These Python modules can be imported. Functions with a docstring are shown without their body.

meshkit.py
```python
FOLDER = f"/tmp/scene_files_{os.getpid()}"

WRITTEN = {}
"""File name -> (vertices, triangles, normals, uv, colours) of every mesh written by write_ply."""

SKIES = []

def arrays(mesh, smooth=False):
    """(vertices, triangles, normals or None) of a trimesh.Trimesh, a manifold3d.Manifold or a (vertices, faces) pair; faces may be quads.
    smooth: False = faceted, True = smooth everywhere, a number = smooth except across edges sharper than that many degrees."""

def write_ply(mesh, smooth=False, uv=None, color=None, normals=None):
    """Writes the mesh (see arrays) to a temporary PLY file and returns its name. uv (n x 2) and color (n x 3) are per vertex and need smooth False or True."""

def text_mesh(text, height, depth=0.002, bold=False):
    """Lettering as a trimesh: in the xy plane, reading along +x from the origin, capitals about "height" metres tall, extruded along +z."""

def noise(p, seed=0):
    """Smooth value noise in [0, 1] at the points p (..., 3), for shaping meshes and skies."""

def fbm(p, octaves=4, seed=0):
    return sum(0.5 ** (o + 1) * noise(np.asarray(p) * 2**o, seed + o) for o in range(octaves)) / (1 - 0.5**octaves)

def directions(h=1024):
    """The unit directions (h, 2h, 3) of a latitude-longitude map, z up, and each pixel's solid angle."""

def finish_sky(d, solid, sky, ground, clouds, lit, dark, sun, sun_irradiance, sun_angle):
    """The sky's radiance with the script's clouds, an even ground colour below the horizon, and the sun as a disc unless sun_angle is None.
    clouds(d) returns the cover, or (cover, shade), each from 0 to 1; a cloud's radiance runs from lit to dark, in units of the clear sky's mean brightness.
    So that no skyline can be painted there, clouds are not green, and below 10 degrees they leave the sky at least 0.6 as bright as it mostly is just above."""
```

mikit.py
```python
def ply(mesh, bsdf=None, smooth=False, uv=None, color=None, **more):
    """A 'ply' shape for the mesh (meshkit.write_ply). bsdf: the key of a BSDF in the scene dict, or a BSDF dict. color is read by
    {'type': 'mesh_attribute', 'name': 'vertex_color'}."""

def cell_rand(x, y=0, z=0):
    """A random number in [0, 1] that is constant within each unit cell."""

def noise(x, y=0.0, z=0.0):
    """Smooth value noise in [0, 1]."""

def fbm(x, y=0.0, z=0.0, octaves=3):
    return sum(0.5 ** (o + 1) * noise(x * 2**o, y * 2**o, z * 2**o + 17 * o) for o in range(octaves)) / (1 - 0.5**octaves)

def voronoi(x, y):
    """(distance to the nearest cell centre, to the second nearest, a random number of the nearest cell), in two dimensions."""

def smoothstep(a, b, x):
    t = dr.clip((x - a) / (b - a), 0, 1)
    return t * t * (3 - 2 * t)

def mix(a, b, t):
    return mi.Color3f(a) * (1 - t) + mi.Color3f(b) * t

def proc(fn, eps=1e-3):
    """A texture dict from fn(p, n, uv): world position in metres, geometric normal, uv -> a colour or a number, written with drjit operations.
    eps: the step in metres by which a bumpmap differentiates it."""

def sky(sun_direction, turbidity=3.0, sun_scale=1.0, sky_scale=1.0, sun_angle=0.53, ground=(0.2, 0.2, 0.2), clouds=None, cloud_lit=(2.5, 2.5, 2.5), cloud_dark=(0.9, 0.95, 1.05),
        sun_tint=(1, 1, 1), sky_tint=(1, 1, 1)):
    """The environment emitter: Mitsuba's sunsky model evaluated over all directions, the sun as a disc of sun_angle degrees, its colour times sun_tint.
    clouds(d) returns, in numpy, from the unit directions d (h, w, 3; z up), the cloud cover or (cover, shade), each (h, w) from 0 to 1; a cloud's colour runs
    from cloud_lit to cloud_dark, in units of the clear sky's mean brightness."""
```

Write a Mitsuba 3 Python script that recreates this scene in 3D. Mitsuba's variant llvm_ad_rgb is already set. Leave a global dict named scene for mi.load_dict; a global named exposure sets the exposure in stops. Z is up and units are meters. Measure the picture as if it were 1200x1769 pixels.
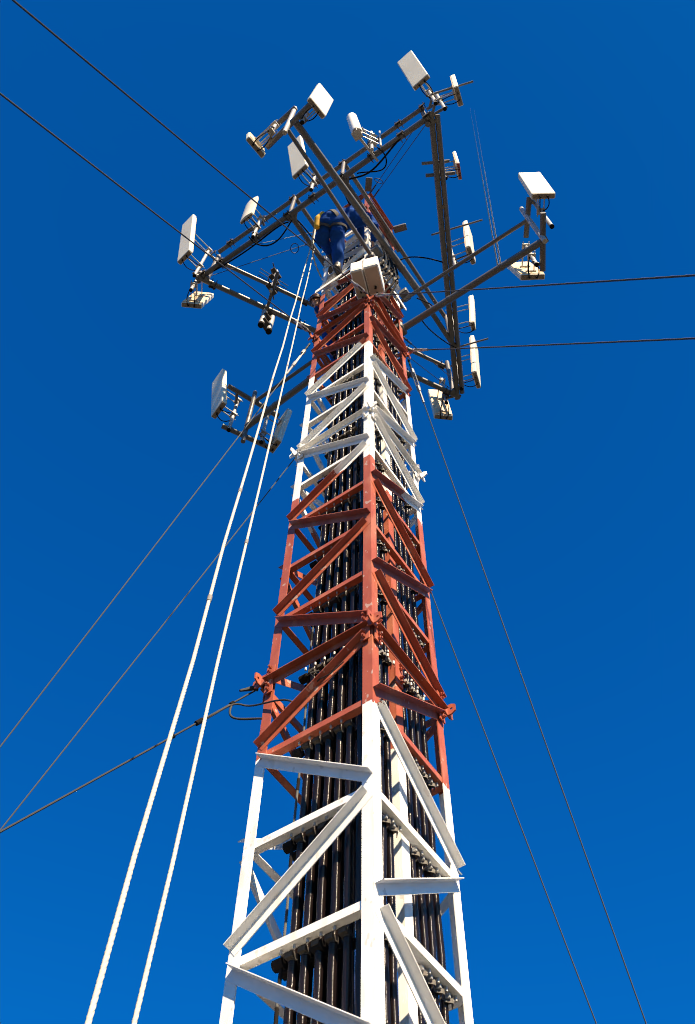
import math, random
import numpy as np, trimesh, mitsuba as mi, drjit as dr
import manifold3d as m3
from shapely.geometry import box as sbox
import mikit
from mikit import proc, noise, fbm, smoothstep, mix, cell_rand

random.seed(7); RNG = np.random.default_rng(7)
T = mi.ScalarTransform4f
V = lambda *a: np.array(a, float)

# ------------------------------------------------------------------ camera, sky, exposure
# The mast stands on the z axis side: front leg at (0, 0), right leg at (1, 0), left leg at (0, 1), rear leg at (1, 1).
CAM = V(-3.6484, -2.4017, 1.6)
RIGHT, UP, FWD = V(.56576, -.82441, .01611), V(-.73142, -.49273, .47143), V(.38071, .27850, .88176)
SUN = (-.385, -.66, .645)
exposure = 3.3
scene = {
    'camera': {'type': 'perspective', 'fov': 38.16, 'fov_axis': 'x', 'near_clip': .05, 'far_clip': 30000.0,
               'to_world': T().look_at(origin=CAM.tolist(), target=(CAM + FWD).tolist(), up=UP.tolist())},
    'sky_light': mikit.sky(SUN, turbidity=3, sky_scale=.575, sky_tint=(.01, .51, 1.0), sun_tint=(1.0, .97, .90), ground=(.03, .029, .027)),
}
labels = {}

# ------------------------------------------------------------------ materials
def principled(col, rough=.5, metallic=0., spec=.5):
    return {'type': 'twosided', 'bsdf': {'type': 'principled', 'base_color': col, 'roughness': rough, 'metallic': metallic, 'specular': spec}}
def rgb(*c): return {'type': 'rgb', 'value': list(c)}

BANDS = [3.4, 7.055, 11.05, 14.71, 18.80, 22.45]          # heights at which the mast paint changes colour
def paint(p, n, uv):
    g = fbm(p.x * 9, p.y * 9, p.z * 4, 3)
    edge = (noise(p.x * 60, p.y * 60, p.z * 30) - .5) * .02 + smoothstep(.6, .9, noise(p.x * 80 + 3, p.y * 80, 0)) * .02
    r = mi.Float(1.0)
    for k, b in enumerate(BANDS):
        r = dr.select(p.z + edge > b, mi.Float(float(k % 2)), r)
    white = mix((.63, .63, .61), (.73, .73, .72), g)
    red = mix((.23, .050, .027), (.34, .088, .047), g)
    chalk = smoothstep(.48, .75, fbm(p.x * 9 + 5, p.y * 9, p.z * 2.2, 4))
    red = mix(red, (.40, .18, .11), chalk * .4)
    grime = smoothstep(.62, .78, fbm(p.x * 12 + 3, p.y * 12, p.z * 3, 3))
    white = mix(white, (.50, .45, .38), grime * .4)
    chip = smoothstep(.765, .785, noise(p.x * 20 + 9, p.y * 20, p.z * 8) * .6 + noise(p.x * 50, p.y * 50, p.z * 25) * .4)
    c = mix(white, red, r)
    return mix(c, (.42, .38, .34), chip * .5)
def steel(p, n, uv):
    g = fbm(p.x * 2.2, p.y * 2.2, p.z * 2.2, 2)
    c = mix((.080, .080, .082), (.13, .129, .130), g)
    rust = smoothstep(.55, .75, fbm(p.x * 2 + 4, p.y * 2, p.z * 2, 2))
    return mix(c, (.11, .075, .055), rust * .4)
def zinc(p, n, uv):
    g = fbm(p.x * 5, p.y * 5, p.z * 4, 2)
    return mix((.28, .28, .275), (.44, .44, .43), g)
def cream(p, n, uv):
    g = fbm(p.x * 2.5, p.y * 2.5, p.z * 1.5, 2)
    c = mix((.55, .525, .43), (.64, .615, .51), g)
    spots = smoothstep(.66, .80, fbm(p.x * 4, p.y * 4, p.z * 1.6, 2))
    return mix(c, (.50, .46, .38), spots * .5)
def box_white(p, n, uv):
    g = fbm(p.x * 8, p.y * 8, p.z * 8, 3)
    return mix((.62, .60, .57), (.74, .73, .70), g)
def cloth_blue(p, n, uv):
    g = fbm(p.x * 14, p.y * 14, p.z * 14, 3)
    return mix((.004, .032, .16), (.008, .062, .27), g)
def soil(p, n, uv):
    g = fbm(p.x * .9, p.y * .9, 0, 4)
    c = mix((.034, .030, .026), (.062, .056, .048), g)
    grass = smoothstep(.5, .62, fbm(p.x * .35 + 7, p.y * .35, 0, 4))
    return mix(c, (.028, .036, .018), grass * .8)
def rope_col(p, n, uv):
    g = fbm(p.x * 40, p.y * 40, p.z * 18, 3)
    return mix((.34, .325, .275), (.48, .46, .40), g)
def ribs(p, n, uv): return dr.sin(p.z * (2 * math.pi / .015))
def pebble(p, n, uv): return fbm(p.x * 160, p.y * 160, p.z * 160, 2)

scene['paint'] = principled(proc(paint), .45, 0, .4)
scene['steel'] = principled(proc(steel), .45, .1)
scene['zinc'] = principled(proc(zinc), .42, .35)
scene['cream'] = principled(proc(cream), .5)
scene['back'] = principled(rgb(.56, .43, .26), .6)
scene['cap'] = principled(rgb(.20, .165, .13), .6)
scene['red_cap'] = principled(rgb(.30, .06, .04), .6)
scene['box_white'] = principled(proc(box_white), .5)
scene['box_base'] = principled(rgb(.40, .34, .30), .6)
scene['black_jacket'] = {'type': 'twosided', 'bsdf': {'type': 'bumpmap', 'arbitrary': proc(ribs), 'scale': .0012,
                  'bsdf': {'type': 'principled', 'base_color': rgb(.007, .0045, .0045), 'roughness': .18, 'specular': .5}}}
scene['black_rubber'] = principled(rgb(.010, .009, .009), .85, 0, .08)
scene['dark_clamp'] = principled(rgb(.05, .045, .04), .6, 0, .3)
scene['wire'] = principled(rgb(.035, .035, .036), .6, 0, .2)
scene['pale_wire'] = principled(rgb(.075, .078, .08), .6, 0, .2)
scene['rope'] = principled(proc(rope_col), .8)
scene['tape'] = principled(rgb(.16, .15, .14), .8)
scene['blue_cloth'] = principled(proc(cloth_blue), .9, 0, .1)
scene['yellow_cloth'] = principled(rgb(.62, .34, .02), .8)
scene['skin'] = principled(rgb(.42, .22, .14), .55)
scene['helmet_brown'] = principled(rgb(.055, .022, .014), .35)
scene['helmet_red'] = principled(rgb(.30, .03, .02), .35)
scene['boot'] = principled(rgb(.022, .018, .015), .5)
scene['strap'] = principled(rgb(.05, .045, .04), .8)
scene['concrete'] = principled(rgb(.32, .31, .29), .85)
scene['soil'] = principled(proc(soil), .95)
scene['ice'] = {'type': 'diffuse', 'reflectance': rgb(.75, .78, .82)}

# ------------------------------------------------------------------ helpers
def unit(v): v = np.asarray(v, float); return v / np.linalg.norm(v)
def perp(d):
    a = np.cross(d, [0, 0, 1.]) if abs(d[2]) < .9 else np.cross(d, [1., 0, 0])
    a = unit(a); return a, np.cross(d, a)

class MB:
    """collects pieces; put() makes them one entry of the scene"""
    def __init__(s): s.v, s.f, s.n = [], [], 0
    def add(s, v, f):
        s.v.append(np.asarray(v, float)); s.f.append(np.asarray(f, int) + s.n); s.n += len(v); return s
    def mesh(s, m): return s.add(m.vertices, m.faces)
    def bx(s, c, size, axes=None, bevel=0.):
        """box about c with edge lengths size along axes (rows); bevel chamfers the four long edges"""
        A = np.eye(3) if axes is None else np.asarray(axes, float)
        h = np.asarray(size, float) / 2
        if bevel <= 0:
            q = np.array([[x, y, z] for x in (-1, 1) for y in (-1, 1) for z in (-1, 1)], float) * h
            f = [[0, 1, 3], [0, 3, 2], [4, 6, 7], [4, 7, 5], [0, 4, 5], [0, 5, 1], [2, 3, 7], [2, 7, 6], [0, 2, 6], [0, 6, 4], [1, 5, 7], [1, 7, 3]]
        else:
            b = bevel; x, y, z = h
            pts = [(sx * (x - b * (k == 0)), sy * (y - b * (k == 1)), sz * (z - b * (k == 2))) for sx in (-1, 1) for sy in (-1, 1) for sz in (-1, 1) for k in range(3)]
            pts = [(px, py, pz) for (px, py, pz) in pts]
            q2 = []
            for sx in (-1, 1):
                for sy in (-1, 1):
                    for sz in (-1, 1):
                        q2 += [(sx * x, sy * (y - b), sz * (z - b)), (sx * (x - b), sy * y, sz * (z - b)), (sx * (x - b), sy * (y - b), sz * z)]
            m = trimesh.convex.convex_hull(np.array(q2)); q, f = m.vertices, m.faces
        return s.add(np.asarray(q) @ A + np.asarray(c, float), f)
    def tube(s, pts, r, n=10, caps=True):
        P = np.asarray(pts, float); R = np.broadcast_to(np.asarray(r, float), (len(P),))
        t = np.gradient(P, axis=0); t /= np.linalg.norm(t, axis=1, keepdims=True)
        a, b = perp(t[0]); ang = np.arange(n) * 2 * math.pi / n; v = []
        for i in range(len(P)):
            a = unit(a - t[i] * (a @ t[i])); b = np.cross(t[i], a)
            v.append(P[i] + R[i] * (np.cos(ang)[:, None] * a + np.sin(ang)[:, None] * b))
        v = np.concatenate(v); f = []
        for i in range(len(P) - 1):
            for k in range(n):
                p, q = i * n + k, i * n + (k + 1) % n
                f += [[p, q, q + n], [p, q + n, p + n]]
        if caps:
            m = len(v); v = np.vstack([v, P[0], P[-1]]); e = (len(P) - 1) * n
            f += [[m, (k + 1) % n, k] for k in range(n)] + [[m + 1, e + k, e + (k + 1) % n] for k in range(n)]
        return s.add(v, f)
    def rod(s, p0, p1, r, n=12): return s.tube([p0, p1], r, n)
    def prof(s, pts2, p0, p1, q, nrm):
        """sweep a closed 2-D outline (coordinates along q, nrm) straight from p0 to p1"""
        k = len(pts2); pts2 = np.asarray(pts2, float)
        off = pts2[:, :1] * q + pts2[:, 1:] * nrm
        v = np.vstack([off + p0, off + p1]); f = []
        for i in range(k):
            j = (i + 1) % k; f += [[i, j, j + k], [i, j + k, i + k]]
        tri = trimesh.creation.triangulate_polygon(__import__('shapely').geometry.Polygon(pts2), engine='earcut') if False else None
        if k == 6:   # an angle section: two quads
            for o in (0, k):
                f += [[o, o + 1, o + 2], [o, o + 2, o + 3], [o, o + 3, o + 4], [o, o + 4, o + 5]]
        return s.add(v, f)
    def put(s, key, mat, smooth=35, **more):
        if key in scene:
            i = 1
            while f'{key}_{i:03d}' in scene: i += 1
            key = f'{key}_{i:03d}'
        scene[key] = mikit.ply(trimesh.Trimesh(np.concatenate(s.v), np.concatenate(s.f), process=False), mat, smooth=smooth, **more)
        return key

USED = set()
def thing(name, label, cat, group=None, kind=None):
    key, i = name, 0
    while key in USED:
        i += 1; key = f'{name}_{i:03d}'
    USED.add(key); labels[key] = {'label': label, 'category': cat}
    if group: labels[key]['group'] = group
    if kind: labels[key]['kind'] = kind
    return key

def angle_out(w, t):
    """angle section lying on the face with its other flange standing out along the upper edge: (q, n) outline"""
    return [(w / 2, 0), (-w / 2, 0), (-w / 2, t), (w / 2 - t, t), (w / 2 - t, w - .008), (w / 2, w - .008)]
def sag(p0, p1, drop, n=24):
    t = np.linspace(0, 1, n)[:, None]; P = np.asarray(p0) * (1 - t) + np.asarray(p1) * t
    P[:, 2] -= (4 * drop * t * (1 - t))[:, 0]; return P

# ------------------------------------------------------------------ the setting
Z0, DZ = 7.9555, .8568
def Z(i): return Z0 + DZ * i
g = trimesh.creation.cylinder(radius=600, height=.5, sections=96); g.apply_translation([0, 0, -.25])
MB().mesh(g).put('ground', 'soil', False); labels['ground'] = {'label': 'dry stony soil with patches of short grass under the mast', 'category': 'ground', 'kind': 'structure'}
USED.add('ground')
MB().bx((.5, .5, .1), (2.0, 2.0, .24), None, .03).put('concrete_footing', 'concrete', False)
labels['concrete_footing'] = {'label': 'square concrete footing under the red and white mast', 'category': 'footing'}

# ------------------------------------------------------------------ the lattice mast
MAST = thing('lattice_mast', 'tall square lattice mast of steel angles painted in red and white bands', 'mast')
CORN = {'F': V(0, 0, 0), 'R': V(1, 0, 0), 'B': V(1, 1, 0), 'L': V(0, 1, 0)}
INX = {'F': V(1, 0, 0), 'R': V(-1, 0, 0), 'B': V(-1, 0, 0), 'L': V(1, 0, 0)}
INY = {'F': V(0, 1, 0), 'R': V(0, 1, 0), 'B': V(0, -1, 0), 'L': V(0, -1, 0)}
LOW, TOP = -9, 20
ZT = Z(TOP)
for k in 'FRBL':
    m = MB(); w, t = .086, .009
    m.prof([(0, 0), (w, 0), (w, t), (t, t), (t, w), (0, w)], CORN[k] + V(0, 0, .22), CORN[k] + V(0, 0, ZT), INX[k], INY[k])
    m.put(MAST + '__leg', 'paint', False)
# faces: (from leg, to leg, outward normal, parity of the level whose node lies on the first leg)
FACES = [('L', 'F', V(-1, 0, 0), 1), ('F', 'R', V(0, -1, 0), 1), ('R', 'B', V(1, 0, 0), 0), ('B', 'L', V(0, 1, 0), 1)]
JOINTS = (-5, 0, 5, 10, 15, 20)
for a, b, n, par in FACES:
    A, B = CORN[a], CORN[b]; d = B - A
    for i in range(LOW, TOP + 1):
        if i in JOINTS:      # at the section joints the horizontal lies outside the legs like a diagonal
            MB().prof(angle_out(.07, .007), A + d * .01 + n * .0095 + V(0, 0, Z(i) - .055), B - d * .01 + n * .0095 + V(0, 0, Z(i) - .055), V(0, 0, 1), n).put(MAST + '__horizontal_brace', 'paint', False)
        else:                # butted behind the leg flanges, its other flange pointing inwards along the lower edge
            w, t = .058, .006
            MB().prof([(-w / 2, 0), (w / 2, 0), (w / 2, t), (-w / 2 + t, t), (-w / 2 + t, w), (-w / 2, w)], A + d * .012 - n * .011 + V(0, 0, Z(i)), B - d * .012 - n * .011 + V(0, 0, Z(i)), V(0, 0, 1), -n).put(MAST + '__horizontal_brace', 'paint', False)
    for i in range(LOW, TOP):
        lo, hi = (A, B) if (i - par) % 2 == 0 else (B, A)     # the node at level i lies on 'lo'
        jl, jh = (.075 if i in JOINTS else .05), (.10 if i + 1 in JOINTS else .05)
        p0, p1 = lo + V(0, 0, Z(i) + jl), hi + V(0, 0, Z(i + 1) - jh)
        u = unit(p1 - p0); q = unit(V(0, 0, 1) - u * u[2])
        p0, p1 = p0 + u * .03, p1 - u * .03
        MB().prof(angle_out(.073, .006), p0 - n * .003, p1 - n * .003, q, n).put(MAST + '__diagonal_brace', 'paint', False)
# section joints: splice plates with bolts, and the guy lugs that stand out past the corner
def bolt(m, c, n, s=.016):
    n = np.asarray(n, float); m.tube([c, np.asarray(c) + n * .02], s, 6); m.tube([np.asarray(c) + n * .02, np.asarray(c) + n * .034], s * .6, 6)
BOLTS = MB()
for i in JOINTS[:-1]:
    for k in 'FRBL':
        c = CORN[k] + V(0, 0, Z(i)); ox, oy = -INX[k], -INY[k]
        for out, along in ((ox, INY[k]), (oy, INX[k])):
            m = MB(); m.bx(c + along * .047 + out * .0215 + V(0, 0, -.02), np.abs(along) * .078 + np.abs(out) * .010 + V(0, 0, .34))
            m.put(MAST + '__splice_plate', 'paint', False)
            for dz in (-.155, -.095, .07, .125):
                bolt(BOLTS, c + along * .05 + out * .0265 + V(0, 0, dz), out)
            if i in (0, 5, 10):
                # a lug: plate in the plane of the face, running on beyond the corner, with a hole
                ring = __import__('shapely').geometry.Point(.075, 0).buffer(.013, 6)
                pol = __import__('shapely').geometry.Polygon([(-.02, -.055), (-.02, .055), (.07, .06), (.11, .035), (.11, -.035), (.07, -.06)]).difference(ring)
                e = trimesh.creation.extrude_polygon(pol, .012); q = np.asarray(e.vertices)
                dirn = -along
                m = MB(); m.add(c + out * .027 + q[:, :1] * dirn + q[:, 1:2] * V(0, 0, 1) + q[:, 2:] * out, e.faces)
                m.put(MAST + '__guy_lug', 'paint', False)
BOLTS.put(MAST + '__bolt', 'paint', False); labels[MAST + '__bolt'] = {'kind': 'stuff'}
# upright post in the middle of the right face, behind its horizontals
m = MB(); m.prof([(0, 0), (.092, 0), (.092, .008), (.008, .008), (.008, .06), (0, .06)], V(.445, .085, .24), V(.445, .085, Z(15)), V(1, 0, 0), V(0, 1, 0)); m.put(MAST + '__cable_post', 'paint', False)
for i in JOINTS[:-2]:
    m = MB(); m.bx((.491, .078, Z(i) - .02), (.10, .010, .30)); m.put(MAST + '__post_splice', 'paint', False)
    m = MB()
    for dz in (-.11, -.05, .06, .11):
        bolt(m, V(.505, .073, Z(i) + dz - .02), V(0, -1, 0))
    m.put(MAST + '__post_bolt', 'paint', False); labels[[k for k in scene if k.startswith(MAST + '__post_bolt')][-1]] = {'kind': 'stuff'}
# bracket plates at the top of the mast
for c, d in ((V(0, 0, ZT), V(-.75, -.6, .2)), (V(1, 0, ZT), V(.35, -1, 0))):
    u = unit(d); a, b = perp(u)
    m = MB(); m.bx(c + u * .19, (.30, .15, .10), (u, a, b), .01); m.put(MAST + '__top_bracket', 'steel', False)
# a platform ring of wider flat bars round the white top section (the climbing step and the seat of the arms)
for zz, off in ((Z(12.85), .07), (Z(16.3), .06)):
    for a, b, n, par in FACES[:2]:
        A, B = CORN[a], CORN[b]; d = B - A
        m = MB(); m.bx((A + B) / 2 + n * off + V(0, 0, zz), np.abs(d) * 1.16 + np.abs(n) * .016 + V(0, 0, .14)); m.put(MAST + '__wide_bar', 'paint', False)

# ------------------------------------------------------------------ feeder cables inside the mast
ROWS = []
ROWS += [('left', .11, y) for y in (.255, .345, .435, .525, .615)] + [('second', .115, .172)]
ROWS += [('second', .185, y) for y in (.21, .30, .39, .48, .57, .655)]
ROWS += [('third', .26, y) for y in (.255, .345, .435, .525, .615)] + [('third', .335, y) for y in (.30, .39, .48, .57)] + [('third', .41, y) for y in (.35, .44, .53)]
ROWS += [('right', x, .105) for x in (.25, .335, .585, .675, .765, .865)]
names = {'left': ['rearmost', 'second from the rear', 'middle', 'second from the front', 'frontmost']}
ordw = ['first', 'second', 'third', 'fourth', 'fifth', 'sixth']
nl = ns = nt = nr = 0
for kind, x, y in ROWS:
    pts = []
    for j, zz in enumerate(np.linspace(.3, Z(16.5), 46)):
        pts.append(V(x + random.uniform(-1, 1) * .006, y + random.uniform(-1, 1) * .006, zz))
    m = MB(); m.tube(pts, .0245 if kind == 'right' else .0265 if kind == 'left' else .0285, 14)
    if kind == 'left':
        nl += 1; lb = f'sunlit black ribbed feeder cable behind the left face, {ordw[5 - nl]} from the left of five'; gr = None
    elif kind == 'right':
        nr += 1; lb = f'black ribbed feeder cable behind the right face of the mast, {ordw[nr - 1]} from the front leg'; gr = None
    else:
        lb = 'shaded black feeder cable deep inside the mast behind the sunlit cables of the left face'; gr = 'shaded feeder cables inside the mast'
    k = thing('feeder_cable', lb, 'cable', gr or 'feeder cables inside the mast')
    if not gr: labels[k]['group'] = 'sunlit feeder cables inside the mast'
    m.put(k, 'black_jacket', 40)
# cable clamps: one strip of blocks with studs per level and face
for i in range(-6, 16):
    m, md = MB(), MB()
    for kind, x, y in ROWS:
        if kind == 'left':
            md.bx((.078, y, Z(i) - .052), (.034, .05, .034)); m.tube([(.040, y + .032, Z(i) - .055), (.040, y + .032, Z(i) - .026)], .009, 6); m.tube([(.050, y - .03, Z(i) + .03), (.050, y - .03, Z(i) + .052)], .009, 6)
            md.tube([(.11, y, Z(i) - .075), (.11, y, Z(i) - .035)], .030, 10)
        elif kind == 'right':
            md.bx((x, .075, Z(i) - .052), (.05, .034, .034)); m.tube([(x + .032, .045, Z(i) - .062), (x + .032, .045, Z(i) - .026)], .010, 6); m.bx((x - .03, .06, Z(i) - .06), (.016, .03, .03)); m.tube([(x - .03, .055, Z(i) + .03), (x - .03, .055, Z(i) + .052)], .009, 6)
            md.tube([(x, .105, Z(i) - .06), (x, .105, Z(i) - .045)], .030, 10)
            for sg in (-1, 1): md.bx((x + sg * .022, .062, Z(i) - .07), (.05, .004, .05), (unit(V(1, sg * .9, 0)), unit(V(-sg * .9, 1, 0)), V(0, 0, 1)))
    k = m.put(MAST + '__clamp_bolt', 'zinc', 30); labels[k] = {'kind': 'stuff'}
    k = md.put(MAST + '__cable_clamp', 'dark_clamp', 30); labels[k] = {'kind': 'stuff'}
    m = MB()
    for y in (.435, .70): m.tube([(.10, y - .035, Z(i) - .06), (.10, y + .035, Z(i) - .06)], .035, 10)
    m.bx((.185, .435, Z(i) - .06), (.05, .62, .03))
    k = m.put(MAST + '__clamp_block', 'black_rubber', 30); labels[k] = {'kind': 'stuff'}
# thin cable beside them, with bands of black tape
k = thing('thin_cable', 'thin pale cable with black tape bands left of the thick feeder cables', 'cable')
pts = [V(.10 + random.uniform(-1, 1) * .004, .70 - (zz - 4) * .009 + random.uniform(-1, 1) * .007, zz) for zz in np.linspace(.3, Z(13), 60)]
m = MB(); m.tube(pts, .0085, 8); m.put(k + '__jacket', 'pale_wire', 40)
m = MB()
P = np.array(pts)
for j in range(-6, 14):
    for a, b in ((Z(j) - .26, Z(j) + .05), (Z(j) + .42, Z(j) + .53)):
        zz = np.linspace(a, b, 5); m.tube(np.stack([np.interp(zz, P[:, 2], P[:, 0]), np.interp(zz, P[:, 2], P[:, 1]), zz], 1), .0115, 8)
kk = m.put(k + '__tape_band', 'black_rubber', 40); labels[kk] = {'kind': 'stuff'}

# ------------------------------------------------------------------ triangular antenna platform
PL = thing('antenna_platform', 'big triangular frame of paired galvanised tubes round the mast top', 'platform')
la, lb_ = Z(15.8), Z(17.7)
CA, CT, CR = V(-1.09, 3.33, 0), V(-1.06, -2.12, 0), V(3.94, .39, 0)
def on(z, p): return V(p[0], p[1], z)
for P0, P1 in ((CA, CT), (CT, CR), (CR, CA)):
    d = unit(P1 - P0)
    MB().rod(on(la, P0) - d * .07, on(la, P1) + d * .07, .056, 16).put(PL + '__lower_rail', 'steel')
    if P0 is not CT: MB().rod(on(lb_, P0) + d * (.22 if P0 is CA else .05), on(lb_, P1) - d * .06, .046, 16).put(PL + '__upper_rail', 'steel')
d = unit(CR - CT); o = V(.463, -.887, 0) * .112
MB().rod(on(la, CT) + o, on(la, CR) + o - d * .05, .050, 16).put(PL + '__outer_rail', 'steel')
for f in (.02, .3, .55, .8, .97):
    q = on(la, CT) + (CR - CT) * f; MB().rod(q, q + o, .04, 10).put(PL + '__spacer', 'steel')
for P0 in (CA, CT, CR):
    c = unit(V(.6, .55, 0) - P0) * .16
    MB().rod(on(la - .12, P0 + c), on(lb_ + .10, P0 + c), .05, 14).put(PL + '__corner_post', 'steel')
for z, r in ((la, .052), (lb_, .045)):
    MB().rod((-1.09, -.13, z), (2.86, -.13, z), r, 14).put(PL + '__mast_beam', 'steel')
    MB().rod((-1.09, 1.10, z), (2.72, 1.10, z), r, 14).put(PL + '__mast_beam', 'steel')
for x, y in ((-1.09, -.13), (-1.09, 1.10), (2.83, -.15), (2.72, 1.10)):
    MB().rod((x, y, la), (x, y, lb_), .04, 12).put(PL + '__strut', 'steel')
# curved gussets where the beams meet the rail nearest the viewer
for y, s in ((-.13, -1), (-.13, 1), (1.10, -1), (1.10, 1)):
    a = np.linspace(0, math.pi / 2, 9)
    pts = np.stack([-1.09 + .26 * (1 - np.cos(a)), y + s * .26 * (1 - np.sin(a)), a * 0 + la], 1)
    MB().tube(pts, .035, 10).put(PL + '__bent_gusset', 'steel')
for k in ('F', 'L'):
    yy = -.13 if k == 'F' else 1.10
    for z in (la, lb_):
        MB().bx((.5, yy + (.06 if k == 'F' else -.05), z), (1.12, .05, .10)).put(PL + '__mast_clamp', 'steel', False)

# clamps with U-bolts where pipes and bars cross the rails
m = MB()
for P0, P1, fs in ((CA, CT, (.02, .10, .26, .40, .51, .63, .76, .88, .985)), (CR, CA, (.04, .2, .34, .62, .74, .95))):
    d = unit(P1 - P0); o = V(d[1], -d[0], 0)
    for f in fs:
        for z, r in ((la, .056), (lb_, .046))[:1 if P0 is CT else 2]:
            q = on(z, P0) + (P1 - P0) * f
            m.bx(q + o * (r + .012), (.15, .012, .13), (d, o, V(0, 0, 1)))
            for s in (-.045, .045):
                a = np.linspace(0, math.pi, 7)
                m.tube([q + d * s + o * (r + .05)] + [q + d * s + V(0, 0, -1) * math.sin(x) * (r + .014) + o * math.cos(x) * (r + .014) for x in a] + [q + d * s - o * (r + .05)], .009, 6)
kk = m.put(PL + '__rail_clamp', 'dark_clamp', 30); labels[kk] = {'kind': 'stuff'}

def jumper(p0, p1, drop, side, r=.012, n=22):
    t = np.linspace(0, 1, n)[:, None]; P = np.asarray(p0) * (1 - t) + np.asarray(p1) * t
    P += np.asarray(side) * (4 * t * (1 - t)); P[:, 2] -= (4 * drop * t * (1 - t))[:, 0]
    return P

# ------------------------------------------------------------------ mounting arms
def arm(label, main0, main1, rm, thin0, thin1, rt, bars, pipes, extra=(), pm='zinc'):
    k = thing('mounting_arm', label, 'mounting arm', 'arms that carry panel antennas out from the mast')
    MB().rod(main0, main1, rm, 18).put(k + '__main_tube', 'steel')
    MB().rod(thin0, thin1, rt, 14).put(k + '__brace_tube', 'steel')
    for a, b in bars: MB().rod(a, b, .048, 14).put(k + '__crossbar', 'steel')
    for a, b in pipes: MB().rod(a, b, .042, 14).put(k + '__end_pipe', pm)
    for c in extra:
        MB().bx(c, (.20, .16, .20), None, .02).put(k + '__mast_clamp', 'steel', False)
    m = MB()
    u = unit(np.asarray(main1) - main0); L = np.linalg.norm(np.asarray(main1) - main0)
    for t in (.25, .55, .85): m.rod(np.asarray(main0) + u * (L * t), np.asarray(main0) + u * (L * t + .05), rm * 1.12, 18)
    m.put(k + '__collar', 'steel')
    return k
zP = Z(13.6)
arm('thick steel arm reaching up and left from the mast top towards the viewer', (-2.53, -.20, zP), (1.10, -.36, zP), .062,
    (-2.52, -.112, 18.92), (.02, -.10, 18.92), .036,
    [((-2.455, .43, 19.52), (-2.60, -.60, 19.52)), ((-2.575, .36, 20.64), (-2.63, -.22, 20.64))],
    [((-2.525, -.06, 18.80), (-2.62, -.18, 20.82))], [(0, -.07, 18.92), (.08, -.12, zP), (1.02, -.12, zP)])
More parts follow.
